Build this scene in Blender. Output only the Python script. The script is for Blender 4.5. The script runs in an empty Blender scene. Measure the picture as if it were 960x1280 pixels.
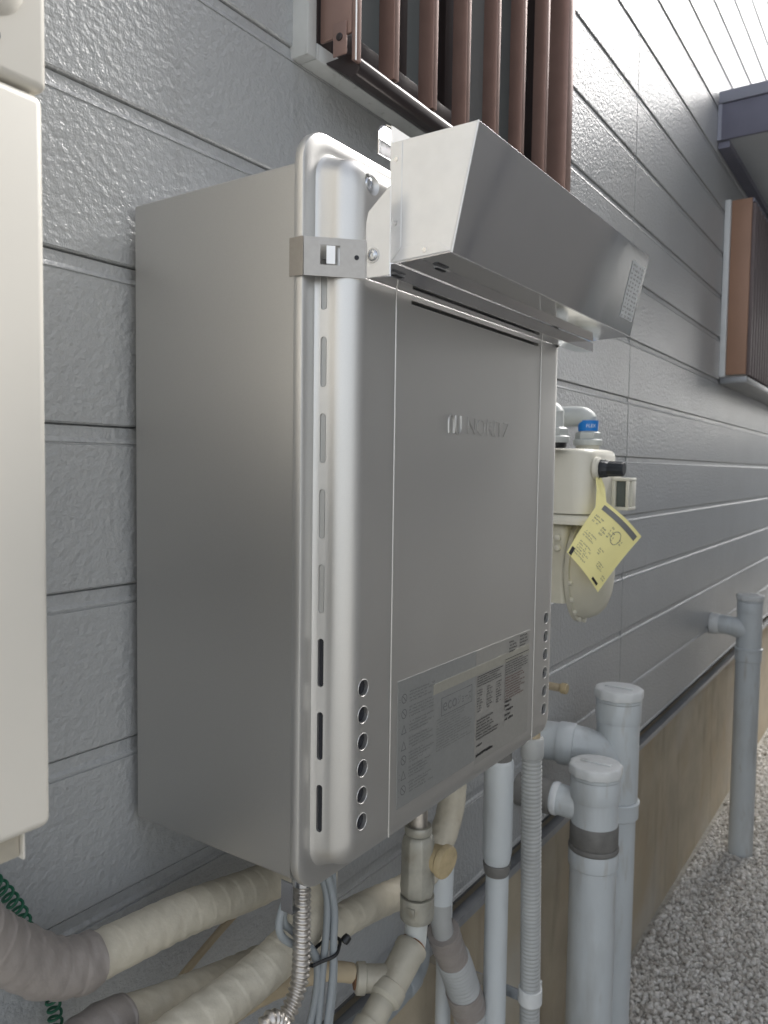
import bpy, bmesh, math, random
import numpy as np
from mathutils import Vector, Matrix
R = math.radians
random.seed(7); rng = np.random.default_rng(7)
sc = bpy.context.scene
col = sc.collection

# ---------------------------------------------------------------- camera
cam_d = bpy.data.cameras.new('camera'); cam = bpy.data.objects.new('camera', cam_d); col.objects.link(cam)
yaw, pitch, roll = R(34.4), R(3.3), R(0.8)
FW = Vector((math.cos(yaw)*math.cos(pitch), math.sin(yaw)*math.cos(pitch), -math.sin(pitch)))
RT = Vector((math.sin(yaw), -math.cos(yaw), 0)); UP = RT.cross(FW)
r2 = math.cos(roll)*RT + math.sin(roll)*UP; u2 = -math.sin(roll)*RT + math.cos(roll)*UP
cam.matrix_world = Matrix(((r2.x, u2.x, -FW.x, 0.0), (r2.y, u2.y, -FW.y, -0.645), (r2.z, u2.z, -FW.z, 1.3), (0, 0, 0, 1)))
cam_d.sensor_fit = 'HORIZONTAL'; cam_d.sensor_width = 36; cam_d.lens = 36*978/960
cam_d.clip_start = 0.02; cam_d.clip_end = 400
cam_d.dof.use_dof = True; cam_d.dof.focus_distance = 0.78; cam_d.dof.aperture_fstop = 15
sc.camera = cam

# ---------------------------------------------------------------- sky, sun, exposure (overcast)
SUN_AZ, SUN_EL = -9, 41          # azimuth (from +x, ccw) and elevation of the veiled sun
w = bpy.data.worlds.new('World'); sc.world = w; w.use_nodes = True
nt = w.node_tree; bg = nt.nodes['Background']
sky = nt.nodes.new('ShaderNodeTexSky'); sky.sky_type = 'NISHITA'; sky.sun_disc = False
sky.sun_elevation = R(SUN_EL); sky.sun_rotation = R(90-SUN_AZ)
sky.air_density = 1.0; sky.dust_density = 2.5; sky.ozone_density = 1.0
hs = nt.nodes.new('ShaderNodeHueSaturation'); hs.inputs['Saturation'].default_value = 0.30
nt.links.new(sky.outputs[0], hs.inputs['Color']); nt.links.new(hs.outputs[0], bg.inputs[0])
bg.inputs[1].default_value = 0.15
sun_d = bpy.data.lights.new('sun', 'SUN'); sun_d.energy = 1.5; sun_d.angle = R(20); sun_d.color = (1, .97, .93)
sun = bpy.data.objects.new('sun', sun_d); col.objects.link(sun)
sdir = Vector((math.cos(R(SUN_AZ))*math.cos(R(SUN_EL)), math.sin(R(SUN_AZ))*math.cos(R(SUN_EL)), math.sin(R(SUN_EL))))
sun.rotation_euler = sdir.to_track_quat('Z', 'Y').to_euler()
sc.view_settings.view_transform = 'Standard'; sc.view_settings.look = 'None'
sc.view_settings.exposure = 1.38; sc.view_settings.gamma = 1.0; sc.view_settings.use_curve_mapping = False

# ---------------------------------------------------------------- materials
def mat(name, base, rough=.5, metal=0., bump=(), var=None, spec=.5, coat=0., streak=None, rvar=None, aniso=None):
    """bump: list of (scale, strength, distance[, stretch xyz]); var: (scale, amount) brightness mottling; streak: (scale xyz, colour, amount)"""
    m = bpy.data.materials.new(name); m.use_nodes = True
    n = m.node_tree.nodes; l = m.node_tree.links; b = n['Principled BSDF']
    b.inputs['Base Color'].default_value = (*base, 1); b.inputs['Roughness'].default_value = rough
    b.inputs['Metallic'].default_value = metal; b.inputs['Specular IOR Level'].default_value = spec
    if coat: b.inputs['Coat Weight'].default_value = coat; b.inputs['Coat Roughness'].default_value = .12
    g = n.new('ShaderNodeNewGeometry')
    def noise(scale, det=5, stretch=None, rough_=.55):
        t = n.new('ShaderNodeTexNoise'); t.inputs['Scale'].default_value = scale; t.inputs['Detail'].default_value = det
        t.inputs['Roughness'].default_value = rough_
        if stretch:
            mp = n.new('ShaderNodeMapping'); mp.inputs['Scale'].default_value = stretch
            l.new(g.outputs['Position'], mp.inputs[0]); l.new(mp.outputs[0], t.inputs['Vector'])
        else: l.new(g.outputs['Position'], t.inputs['Vector'])
        return t
    colour = None
    if var:
        t = noise(var[0], 6, var[2] if len(var) > 2 else None)
        mr = n.new('ShaderNodeMapRange'); mr.inputs[1].default_value = .25; mr.inputs[2].default_value = .75
        mr.inputs[3].default_value = 1-var[1]; mr.inputs[4].default_value = 1+var[1]
        l.new(t.outputs[0], mr.inputs[0])
        mx = n.new('ShaderNodeMix'); mx.data_type = 'RGBA'; mx.blend_type = 'MULTIPLY'; mx.inputs[0].default_value = 1
        mx.inputs[6].default_value = (*base, 1); l.new(mr.outputs[0], mx.inputs[7]); colour = mx.outputs[2]
    for st in (streak if isinstance(streak, list) else [streak] if streak else []):
        t = noise(1, 6, st[0])
        mr = n.new('ShaderNodeMapRange'); mr.inputs[1].default_value = st[3] if len(st) > 3 else .5; mr.inputs[2].default_value = (st[3] if len(st) > 3 else .5)+.2
        mr.inputs[3].default_value = 0; mr.inputs[4].default_value = st[2]; l.new(t.outputs[0], mr.inputs[0])
        mx = n.new('ShaderNodeMix'); mx.data_type = 'RGBA'; l.new(mr.outputs[0], mx.inputs[0])
        if colour is None: mx.inputs[6].default_value = (*base, 1)
        else: l.new(colour, mx.inputs[6])
        mx.inputs[7].default_value = (*st[1], 1); colour = mx.outputs[2]
    if colour is not None: l.new(colour, b.inputs['Base Color'])
    if rvar:
        t = noise(rvar[0], 5, rvar[2] if len(rvar) > 2 else None)
        mr = n.new('ShaderNodeMapRange'); mr.inputs[1].default_value = .3; mr.inputs[2].default_value = .7
        mr.inputs[3].default_value = rough-rvar[1]; mr.inputs[4].default_value = rough+rvar[1]
        l.new(t.outputs[0], mr.inputs[0]); l.new(mr.outputs[0], b.inputs['Roughness'])
    prev = None
    for bp in bump:
        t = noise(bp[0], bp[4] if len(bp) > 4 else 3, bp[3] if len(bp) > 3 else None)
        bn = n.new('ShaderNodeBump'); bn.inputs['Strength'].default_value = bp[1]; bn.inputs['Distance'].default_value = bp[2]
        l.new(t.outputs[0], bn.inputs['Height'])
        if prev: l.new(prev.outputs[0], bn.inputs['Normal'])
        prev = bn
    if prev: l.new(prev.outputs[0], b.inputs['Normal'])
    return m

M = {}
M['siding'] = mat('siding_paint', (.372, .384, .392), .35, bump=[(120, .60, .0046, None, 3), (380, .18, .0010)], var=(3.5, .07), spec=.85, rvar=(14, .03),
                  streak=[((1.6, 1, .35), (.355, .362, .362), .6, .5), ((26, 10, 1.3), (.30, .30, .292), .45, .57)])
M['core'] = mat('wall_backing', (.10, .10, .10), .8)
M['sealant'] = mat('joint_sealant', (.36, .37, .38), .5, var=(60, .1))
M['found'] = mat('foundation_mortar', (.46, .40, .30), .85, bump=[(160, .25, .0015), (14, .3, .003)], var=(7, .16),
                 streak=[((3.5, 3.5, 3.0), (.37, .285, .18), .6, .5), ((14, 14, 2.5), (.20, .165, .115), .5, .55), ((2.2, 2.2, 2.5), (.52, .50, .45), .6, .52)])
M['flash'] = mat('flashing_metal', (.30, .31, .325), .35, .3, var=(30, .1))
M['soffit'] = mat('soffit_board', (.50, .53, .56), .6, var=(6, .05))
M['fascia'] = mat('fascia_steel', (.20, .20, .26), .4, .2, var=(8, .08))
M['fascia_edge'] = mat('fascia_edge_steel', (.34, .35, .42), .4, .2)
M['brown'] = mat('bronze_aluminium', (.31, .205, .175), .34, .45, var=(30, .08), bump=[(700, .06, .0004)])
M['brown_dark'] = mat('dark_bronze_aluminium', (.045, .036, .036), .35, .35, var=(30, .1))
M['brown_warm'] = mat('orange_brown_aluminium', (.40, .235, .16), .5, .1, var=(5, .08))
M['louvre'] = mat('louvre_grey_brown', (.17, .135, .135), .5, .1, var=(20, .1))
M['trim'] = mat('window_trim_paint', (.50, .515, .51), .45, var=(25, .1), streak=((60, 60, 8), (.13, .12, .10), .7, .6), bump=[(200, .15, .0006)])
M['trim_white'] = mat('white_trim', (.72, .74, .75), .5, var=(20, .06))
M['pane'] = mat('frosted_pane', (.17, .185, .185), .28, 0, bump=[(400, .1, .0006)], spec=.5)
M['pane_dark'] = mat('dark_pane', (.02, .025, .03), .1)
M['silver'] = mat('silver_paint', (.605, .60, .585), .45, .95, bump=[(2600, .05, .0002)], var=(1500, .04), rvar=(6, .025))
M['silver_side'] = mat('silver_coated_steel', (.545, .54, .525), .45, .92, bump=[(2600, .05, .0002)], var=(1500, .04),
                       streak=((3, 3, 3), (.50, .49, .47), .5, .55))
M['hole'] = mat('hole_shade', (.010, .011, .016), .6)  # near-black faces stand in for the shade inside holes and slots
M['inner'] = mat('slot_insert_steel', (.50, .50, .49), .35, .8)
M['steel'] = mat('stainless_sheet', (.72, .72, .73), .085, 1., bump=[(5, .07, .005)], rvar=(9, .03))
M['steel_end'] = mat('stainless_brushed', (.80, .80, .795), .42, .55, bump=[(300, .04, .0004, (1, 1, 12))], var=(50, .04), rvar=(20, .06))
M['clip'] = mat('stainless_clip', (.36, .34, .315), .36, .9, var=(200, .06), bump=[(300, .05, .0004)])
M['screw'] = mat('zinc_screw', (.55, .57, .60), .25, 1.)
M['sticker'] = mat('pale_sticker', (.52, .54, .55), .4)
M['ink'] = mat('black_print', (.025, .025, .028), .5)
M['ink_red'] = mat('red_brown_print', (.16, .07, .055), .5)
M['ink_grey'] = mat('grey_print', (.16, .165, .165), .45)
M['plate'] = mat('printed_label_film', (.52, .52, .50), .40, .85, var=(300, .05))
M['plate_blue'] = mat('grey_label_film', (.45, .465, .465), .40, .85, var=(300, .05))
M['plate_yellow'] = mat('yellowed_label_film', (.545, .54, .48), .42, .85, var=(300, .05))
M['cream'] = mat('cream_powder_coat', (.70, .668, .60), .36, 0, bump=[(900, .03, .0003)], var=(3, .02), spec=.5)
M['cream_dark'] = mat('cream_base_steel', (.50, .46, .38), .5, 0, var=(10, .08))
M['tape'] = mat('cream_insulation_tape', (.56, .52, .425), .55, 0, bump=[(300, .4, .0009), (70, .2, .0015)], var=(22, .14), streak=[((14, 14, 14), (.38, .33, .24), .6, .56), ((60, 60, 60), (.30, .26, .19), .4, .64)])
M['tape_grey'] = mat('grey_brown_tape', (.30, .27, .25), .45, 0, bump=[(60, .45, .003, (1, 1, .4)), (220, .3, .001)], var=(22, .15), streak=((9, 9, 9), (.34, .32, .30), .5, .55))
M['tan'] = mat('tan_pipe_cover', (.40, .33, .225), .6, 0, bump=[(120, .2, .001)], var=(25, .2))
M['pvc'] = mat('grey_pvc', (.56, .595, .61), .36, 0, var=(7, .05), streak=[((16, 16, 3.5), (.41, .42, .41), .7, .5), ((40, 40, 9), (.36, .32, .255), .65, .6)], bump=[(60, .03, .001)])
M['pvc_cap'] = mat('pale_grey_pvc', (.66, .675, .67), .45, 0, var=(25, .08), streak=((25, 25, 25), (.33, .32, .29), .45, .58))
M['pvc_dirty'] = mat('dirty_grey_rubber', (.17, .165, .155), .55, 0, var=(40, .2), bump=[(80, .2, .001)])
M['hose'] = mat('grey_corrugated_hose', (.40, .41, .405), .5, 0, var=(16, .1), streak=((18, 18, 6), (.24, .235, .22), .4, .55))
M['flex'] = mat('galvanised_flex_steel', (.56, .53, .49), .40, 1., var=(150, .15))
M['cable'] = mat('grey_cable_sheath', (.27, .295, .31), .45, 0, var=(25, .08))
M['black'] = mat('black_plastic', (.012, .013, .014), .4)
M['knob'] = mat('black_ribbed_rubber', (.02, .024, .03), .5)
M['valve'] = mat('tarnished_valve_metal', (.40, .39, .34), .45, .35, var=(60, .2), bump=[(140, .3, .001)], streak=[((30, 30, 30), (.20, .175, .12), .75, .52), ((70, 70, 40), (.50, .49, .45), .5, .6)])
M['tee'] = mat('beige_coated_fitting', (.43, .405, .335), .5, .1, var=(30, .12), bump=[(120, .12, .0008)], streak=((28, 28, 28), (.25, .21, .15), .6, .58))
M['rust'] = mat('rust', (.20, .10, .05), .8, 0, var=(120, .4), bump=[(300, .5, .001)])
M['cork'] = mat('aged_yellow_plastic', (.46, .37, .22), .6, 0, var=(70, .2), bump=[(110, .25, .0008)])
M['meter'] = mat('ivory_meter_paint', (.66, .64, .555), .4, 0, var=(8, .03), bump=[(500, .04, .0004)])
M['meter_low'] = mat('ivory_meter_casting', (.55, .53, .44), .45, 0, var=(20, .08), bump=[(200, .06, .0006)])
M['pipe_ivory'] = mat('grey_coated_gas_pipe', (.50, .52, .505), .45, 0, var=(20, .06))
M['blue'] = mat('blue_tape', (.01, .20, .62), .45)
M['white_print'] = mat('white_print', (.75, .80, .85), .5)
M['glass'] = mat('counter_window', (.10, .115, .11), .15)
M['paper'] = mat('yellow_paper', (.86, .79, .36), .7, 0, var=(20, .05))
M['green'] = mat('green_plastic_wire', (.012, .11, .06), .4)
M['gravel'] = mat('gravel_bed', (.36, .345, .31), .9, 0, bump=[(70, .9, .012), (220, .5, .003)], var=(60, .3))
M['render'] = mat('added_wall_render', (.62, .61, .60), .8, 0, var=(3, .06), bump=[(120, .2, .002)])  # pale render of the added reflection wall

def pebble_mat():
    m = bpy.data.materials.new('pebble_stone'); m.use_nodes = True
    n = m.node_tree.nodes; l = m.node_tree.links; b = n['Principled BSDF']; b.inputs['Roughness'].default_value = .75
    g = n.new('ShaderNodeNewGeometry'); r = n.new('ShaderNodeValToRGB')
    e = r.color_ramp.elements; e[0].color = (.38, .35, .31, 1); e[1].color = (.84, .82, .79, 1)
    for p, c in ((.25, (.57, .54, .50, 1)), (.5, (.67, .65, .61, 1)), (.8, (.74, .72, .68, 1))):
        k = e.new(p); k.color = c
    t = n.new('ShaderNodeTexNoise'); t.inputs['Scale'].default_value = 160
    mx = n.new('ShaderNodeMix'); mx.data_type = 'RGBA'; mx.blend_type = 'OVERLAY'; mx.inputs[0].default_value = .35
    l.new(g.outputs['Random Per Island'], r.inputs[0]); l.new(r.outputs[0], mx.inputs[6]); l.new(g.outputs['Position'], t.inputs['Vector'])
    l.new(t.outputs[0], mx.inputs[7]); l.new(mx.outputs[2], b.inputs['Base Color'])
    return m
M['pebble'] = pebble_mat()

# ---------------------------------------------------------------- helpers
ORG = {}
def thing(name, label, cat, loc=(0, 0, 0), group=None):
    o = bpy.data.objects.new(name, None); col.objects.link(o); o.location = loc; o.empty_display_size = .05
    o['label'] = label; o['category'] = cat
    if group: o['group'] = group
    ORG[o.name] = Vector(loc); return o
def root(o):
    while o.parent: o = o.parent
    return o
def link_mesh(name, me, m, parent=None):
    me.materials.clear(); me.materials.append(M[m] if isinstance(m, str) else m)
    o = bpy.data.objects.new(name, me); col.objects.link(o)
    if parent: o.parent = parent
    return o
def tag(o, label, cat, group=None, kind=None):
    if label: o['label'] = label
    if cat: o['category'] = cat
    if group: o['group'] = group
    if kind: o['kind'] = kind
    return o

def catmull(pts, n=10):
    pts = [Vector(p) for p in pts]
    if len(pts) < 3: return pts
    P = [pts[0]*2-pts[1]] + pts + [pts[-1]*2-pts[-2]]
    out = []
    for i in range(1, len(P)-2):
        a, b, c, d = P[i-1:i+3]
        for k in range(n):
            t = k/n
            out.append(.5*((2*b) + (c-a)*t + (2*a-5*b+4*c-d)*t*t + (-a+3*b-3*c+d)*t**3))
    out.append(pts[-1]); return out
def resample(pts, step):
    out = [pts[0]]; acc = 0
    L = [0]
    for a, b in zip(pts, pts[1:]): L.append(L[-1]+(b-a).length)
    n = max(2, int(L[-1]/step)); j = 0
    for k in range(1, n+1):
        s = L[-1]*k/n
        while j < len(L)-2 and L[j+1] < s: j += 1
        t = (s-L[j])/max(1e-9, L[j+1]-L[j]); out.append(pts[j].lerp(pts[j+1], t))
    return out, L[-1]

class MB:
    def __init__(s): s.v = []; s.f = []
    def add(s, vs, fs):
        k = len(s.v); s.v += [Vector(v) for v in vs]; s.f += [tuple(i+k for i in f) for f in fs]; return s
    def box(s, a, b):
        (x0, y0, z0), (x1, y1, z1) = a, b
        return s.add([(x0,y0,z0),(x1,y0,z0),(x1,y1,z0),(x0,y1,z0),(x0,y0,z1),(x1,y0,z1),(x1,y1,z1),(x0,y1,z1)],
                     [(0,3,2,1),(4,5,6,7),(0,1,5,4),(1,2,6,5),(2,3,7,6),(3,0,4,7)])
    def sheet(s, poly, t):
        """flat polygon (3-D points) thickened by vector t"""
        t = Vector(t); n = len(poly); P = [Vector(p) for p in poly]
        return s.add(P+[p+t for p in P], [tuple(range(n))[::-1], tuple(range(n, 2*n))]+[(i, (i+1) % n, (i+1) % n+n, i+n) for i in range(n)])
    def quad(s, a, b, c, d): return s.add([a, b, c, d], [(0, 1, 2, 3)])
    def lathe(s, prof, o, axis=(0, 0, 1), n=32, caps=True, lobes=None):
        """profile [(radius, height)] about axis from o"""
        o = Vector(o); az = Vector(axis).normalized(); ax = az.orthogonal().normalized(); ay = az.cross(ax)
        k = len(s.v); m = len(prof)
        for r, h in prof:
            for i in range(n):
                a = 2*math.pi*i/n; rr = r*(lobes(a, h) if lobes else 1)
                s.v.append(o + az*h + (ax*math.cos(a)+ay*math.sin(a))*rr)
        for j in range(m-1):
            for i in range(n):
                i2 = (i+1) % n; s.f.append((k+j*n+i, k+j*n+i2, k+(j+1)*n+i2, k+(j+1)*n+i))
        if caps: s.f.append(tuple(k+i for i in range(n))[::-1]); s.f.append(tuple(k+(m-1)*n+i for i in range(n)))
        return s
    def tube(s, pts, rad, n=20, smooth=True, step=.006, mod=None, caps=True):
        P = catmull(pts) if smooth else [Vector(p) for p in pts]
        P, L = resample(P, step)
        tang = [(P[min(i+1, len(P)-1)]-P[max(i-1, 0)]).normalized() for i in range(len(P))]
        ax = tang[0].orthogonal().normalized(); k = len(s.v)
        for i, p in enumerate(P):
            ax = (ax - tang[i]*ax.dot(tang[i])).normalized(); ay = tang[i].cross(ax)
            t = i/(len(P)-1); sl = t*L
            r = rad if isinstance(rad, (int, float)) else rad(t)
            for q in range(n):
                a = 2*math.pi*q/n; rr = r + (mod(sl, a) if mod else 0)
                s.v.append(p + (ax*math.cos(a)+ay*math.sin(a))*rr)
        for i in range(len(P)-1):
            for q in range(n):
                q2 = (q+1) % n; s.f.append((k+i*n+q, k+i*n+q2, k+(i+1)*n+q2, k+(i+1)*n+q))
        if caps:
            s.f.append(tuple(k+q for q in range(n))[::-1]); s.f.append(tuple(k+(len(P)-1)*n+q for q in range(n)))
        return s
    def loft(s, rings, cap0=True, cap1=True):
        k = len(s.v); n = len(rings[0])
        for r in rings: s.v += [Vector(p) for p in r]
        for j in range(len(rings)-1):
            for i in range(n):
                i2 = (i+1) % n; s.f.append((k+j*n+i, k+j*n+i2, k+(j+1)*n+i2, k+(j+1)*n+i))
        if cap0: s.f.append(tuple(k+i for i in range(n))[::-1])
        if cap1: s.f.append(tuple(k+(len(rings)-1)*n+i for i in range(n)))
        return s
    def mesh(s, org=Vector((0, 0, 0)), bevel=0, seg=2, smooth=True, angle=35):
        me = bpy.data.meshes.new('m'); me.from_pydata([tuple(v-org) for v in s.v], [], s.f)
        bm = bmesh.new(); bm.from_mesh(me); bmesh.ops.recalc_face_normals(bm, faces=bm.faces)
        if bevel:
            ed = [e for e in bm.edges if len(e.link_faces) == 2 and e.calc_face_angle(0) > R(25)]
            bmesh.ops.bevel(bm, geom=ed, offset=bevel, segments=seg, affect='EDGES', profile=.5, clamp_overlap=True)
        bm.to_mesh(me); bm.free()
        if smooth:
            me.shade_smooth(); me.set_sharp_from_angle(angle=R(angle))
        return me
    def build(s, name, m, parent=None, bevel=0, seg=2, smooth=True, angle=35, label=None):
        org = ORG.get(root(parent).name, Vector()) if parent else Vector()
        me = s.mesh(org, bevel, seg, smooth, angle); me.name = name
        o = link_mesh(name, me, m, parent)
        if label: o['label'] = label
        return o
def rrect(cx, cz, hw, hh, r, y, n=8):
    """rounded rectangle ring in an x-z plane at depth y"""
    out = []
    for sx, sz, a0 in ((1, -1, -90), (1, 1, 0), (-1, 1, 90), (-1, -1, 180)):
        for i in range(n+1):
            a = R(a0+90*i/n); out.append((cx+sx*(hw-r)+r*math.cos(a), y, cz+sz*(hh-r)+r*math.sin(a)))
    return out
def subtract(me, cutter):
    a = bpy.data.objects.new('tmp_a', me); b = bpy.data.objects.new('tmp_b', cutter); col.objects.link(a); col.objects.link(b)
    md = a.modifiers.new('b', 'BOOLEAN'); md.operation = 'DIFFERENCE'; md.solver = 'EXACT'; md.object = b
    bpy.context.view_layer.update()
    res = bpy.data.meshes.new_from_object(a.evaluated_get(bpy.context.evaluated_depsgraph_get()))
    bpy.data.objects.remove(a); bpy.data.objects.remove(b); return res
def text_mesh(txt, size, extrude=0., shear=0.):
    c = bpy.data.curves.new('t', 'FONT'); c.body = txt; c.size = size; c.extrude = extrude; c.shear = shear; c.align_x = 'LEFT'; c.resolution_u = 3
    o = bpy.data.objects.new('t', c); col.objects.link(o); bpy.context.view_layer.update()
    me = bpy.data.meshes.new_from_object(o.evaluated_get(bpy.context.evaluated_depsgraph_get())); bpy.data.objects.remove(o); return me
def place_text(name, me, m, parent, origin, ex, ey, org, sx=1., label=None):
    """put flat text with its baseline start at origin, running along ex, up along ey"""
    ex = Vector(ex).normalized(); ey = Vector(ey).normalized(); ez = ex.cross(ey); o3 = Vector(origin)-org
    for v in me.vertices:
        p = v.co.copy(); v.co = o3 + ex*p.x*sx + ey*p.y + ez*p.z
    o = link_mesh(name, me, m, parent)
    if label: o['label'] = label
    return o
def scribble(mb, o, ex, ey, w_, h_, rows, density=.85, stroke=.28, charw=.62, fn=None, seed=1):
    """rows of tiny character-like strokes filling a w x h block, origin bottom-left"""
    rd = random.Random(seed); o = Vector(o); ex = Vector(ex); ey = Vector(ey); rh = h_/rows; ch = rh*.62; cw = ch*charw*1.25
    P = fn or (lambda a, b: o+ex*a+ey*b)
    for r in range(rows):
        y0 = h_-(r+1)*rh+rh*.19; x = 0; end = w_*rd.uniform(.55, 1.0) if rd.random() < .8 else w_
        while x+cw*.8 < end:
            if rd.random() < density:
                st = stroke*cw
                for k in range(3):
                    if rd.random() < .5: a0 = x+rd.random()*(cw*.7-st); q = (a0, y0+ch*rd.uniform(0, .3), a0+st, y0+ch*rd.uniform(.7, 1))
                    else: b0 = y0+rd.random()*(ch-st); q = (x, b0, x+cw*.75, b0+st)
                    mb.quad(P(q[0], q[1]), P(q[2], q[1]), P(q[2], q[3]), P(q[0], q[3]))
            x += cw
    return mb

# ================================================================= SETTING
GZ = -.165
g = MB().quad((-60, -60, GZ), (60, -60, GZ), (60, 60, GZ), (-60, 60, GZ)).build('gravel_ground', 'gravel', smooth=False)
g['kind'] = 'structure'; g['label'] = 'pale gravel ground along the house foundation'
# loose pebbles, one joined mass
ico_v = None
bm = bmesh.new(); bmesh.ops.create_icosphere(bm, subdivisions=1, radius=1); ico_v = np.array([v.co[:] for v in bm.verts]); ico_f = np.array([[v.index for v in f.verts] for f in bm.faces]); bm.free()
def pebbles(n, x0, x1, y0, y1, smin, smax):
    pos = np.stack([rng.uniform(x0, x1, n), rng.uniform(y0, y1, n), np.zeros(n)], 1)
    s = smin+(smax-smin)*rng.random(n)**2.2
    pos[:, 2] = GZ + s*rng.uniform(-.1, .75, n)
    q = rng.normal(size=(n, 4)); q /= np.linalg.norm(q, axis=1)[:, None]
    a, b, c, d = q.T
    Rm = np.stack([1-2*(c*c+d*d), 2*(b*c-a*d), 2*(b*d+a*c), 2*(b*c+a*d), 1-2*(b*b+d*d), 2*(c*d-a*b), 2*(b*d-a*c), 2*(c*d+a*b), 1-2*(b*b+c*c)], 1).reshape(n, 3, 3)
    sc3 = s[:, None]*np.stack([rng.uniform(.8, 1.35, n), rng.uniform(.65, 1.0, n), rng.uniform(.45, .8, n)], 1)
    v = ico_v[None]*(1+rng.uniform(-.17, .17, (n, 12, 1)))*sc3[:, None, :]
    v = np.einsum('nij,nkj->nki', Rm, v)+pos[:, None, :]
    return v.reshape(-1, 3), (ico_f[None]+12*np.arange(n)[:, None, None]).reshape(-1, 3)
V1, F1 = pebbles(46000, 1.5, 4.2, -.85, .0, .0035, .0105)
V2, F2 = pebbles(20000, 4.2, 8.0, -1.2, .0, .005, .012)
V3, F3 = pebbles(9000, .2, 1.5, -.9, .0, .0055, .012)
V = np.concatenate([V1, V2, V3]); F = np.concatenate([F1, F2+len(V1), F3+len(V1)+len(V2)])
me = bpy.data.meshes.new('gravel'); me.vertices.add(len(V)); me.vertices.foreach_set('co', V.ravel().astype(np.float32))
me.loops.add(F.size); me.loops.foreach_set('vertex_index', F.ravel().astype(np.int32)); me.polygons.add(len(F))
me.polygons.foreach_set('loop_start', np.arange(0, F.size, 3, dtype=np.int32)); me.update(calc_edges=True); me.validate()
o = link_mesh('gravel', me, 'pebble'); tag(o, 'loose grey and beige gravel stones beside the foundation', 'gravel', kind='stuff')

# ----------------------------------------------------------------- the house
HO = (0, 0, GZ)
house = thing('house', 'grey house wall of horizontal textured siding boards over a stained foundation', 'house', HO)
PITCH = .1555; Z0 = 1.491
WX0, WX1, WZ0, WZ1 = .752, 1.448, 1.802, 2.89       # near window opening
prof = [(.0, .0062), (.0005, .0016), (.0022, .0), (PITCH-.0190, .0), (PITCH-.0184, .0016), (PITCH-.0170, .0016), (PITCH-.0164, .0002), (PITCH-.0150, .0004), (PITCH-.0116, .0028), (PITCH-.0016, .0034), (PITCH-.0003, .0062)]
def board(x0, x1, zb, zlo=0):
    P = [(z, y) for z, y in prof if z >= zlo]
    ring0 = [(x0, y, zb+z) for z, y in P]+[(x0, .02, zb+P[-1][0]), (x0, .02, zb+P[0][0])]
    ring1 = [(x1, p[1], p[2]) for p in ring0]
    MB().loft([ring0, ring1]).build('siding_board', 'siding', house, angle=18)
ks = range(-7, 23)
JX = [-1.0, 2.075, 5.10, 8.13]
for k in ks:
    zb = Z0+PITCH*k; zt = zb+PITCH
    for a, b in zip(JX, JX[1:]):
        a2, b2 = a+.0015, b-.0015
        zlo = 0
        if k == -7: zlo = .1
        if zb > WZ0-.02 and zt < WZ1+.1 and a < WX0 < b:
            board(a2, WX0-.003, zb); board(WX1+.003, b2, zb)
        else:
            board(a2, b2, zb, zlo)
for jx in JX[1:-1]:
    MB().box((jx-.0014, .0012, .52), (jx+.0014, .0085, Z0+PITCH*23)).build('joint_sealant', 'sealant', house, smooth=False)
core = MB(); ZT = Z0+PITCH*23; SB = .507
core.box((-1, .0215, SB), (WX0-.02, .16, ZT)); core.box((WX1+.02, .0215, SB), (8.13, .16, ZT))
core.box((WX0-.02, .0215, SB), (WX1+.02, .16, WZ0-.03)); core.box((WX0-.02, .0215, WZ1+.07), (WX1+.02, .16, ZT))
core.build('wall_backing', 'core', house, smooth=False)
# starter flashing under the lowest board, and the foundation
MB().sheet([(-1, -.006, .502), (-1, -.0075, .488), (-1, .012, .476), (-1, .016, .476), (-1, .016, .502)], (9.13, 0, 0)).build('flashing', 'flash', house, smooth=False)
fd = MB(); fd.box((-1, .018, GZ-.05), (8.13, .2, .500)); fd.build('foundation', 'found', house, smooth=False)
# porch eave farther along the wall
EX = 2.985
ev = MB().box((EX+.012, -1.35, 2.462), (6.6, -.002, 2.478)).build('soffit', 'soffit', house, smooth=False)
MB().box((EX, -1.37, 2.462), (EX+.0115, -.002, 2.585)).build('fascia', 'fascia', house, bevel=.001)
MB().box((EX-.006, -1.38, 2.587), (EX+.020, -.002, 2.628)).build('fascia_cap', 'fascia_edge', house, bevel=.002)
MB().box((EX-.003, -.014, 2.462), (EX+.0, -.001, 2.585)).build('fascia_end', 'fascia_edge', house, smooth=False)
MB().sheet([(EX+.0205, -1.37, 2.60), (EX+.0205, -.002, 2.60), (6.6, -.002, 2.60), (6.6, -1.37, 2.60)], (0, 0, .024)).build('eave_roof', 'fascia', house, smooth=False)
MB().box((EX+.012, -1.371, 2.462), (6.6, -1.351, 2.585)).build('fascia', 'fascia', house, smooth=False)
MB().box((EX+.0125, -.040, 2.438), (6.6, -.0015, 2.4615)).build('soffit_edge', 'fascia', house, smooth=False)

# near window with vertical bar grille (part of the house)
win = MB().box((WX0+.012, .030, WZ0+.01), (WX1-.012, .034, WZ1-.01)).build('window', 'pane', house, smooth=False, label='window with brown vertical bar grille above the water heater')
MB().sheet([(WX0-.018, -.024, WZ0-.014), (WX0-.018, .02, WZ0-.014), (WX0-.018, .02, WZ1+.02), (WX0-.018, -.024, WZ1+.02)], (.0165, 0, 0)).build('trim', 'trim', win, bevel=.002)
MB().box((WX0-.0014, -.024, WZ0-.014), (WX1+.0014, .02, WZ0+.006)).build('trim', 'trim', win, bevel=.002)
MB().box((WX1+.0016, -.024, WZ0-.014), (WX1+.018, .02, WZ1+.02)).build('trim', 'trim', win, bevel=.002)
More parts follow.
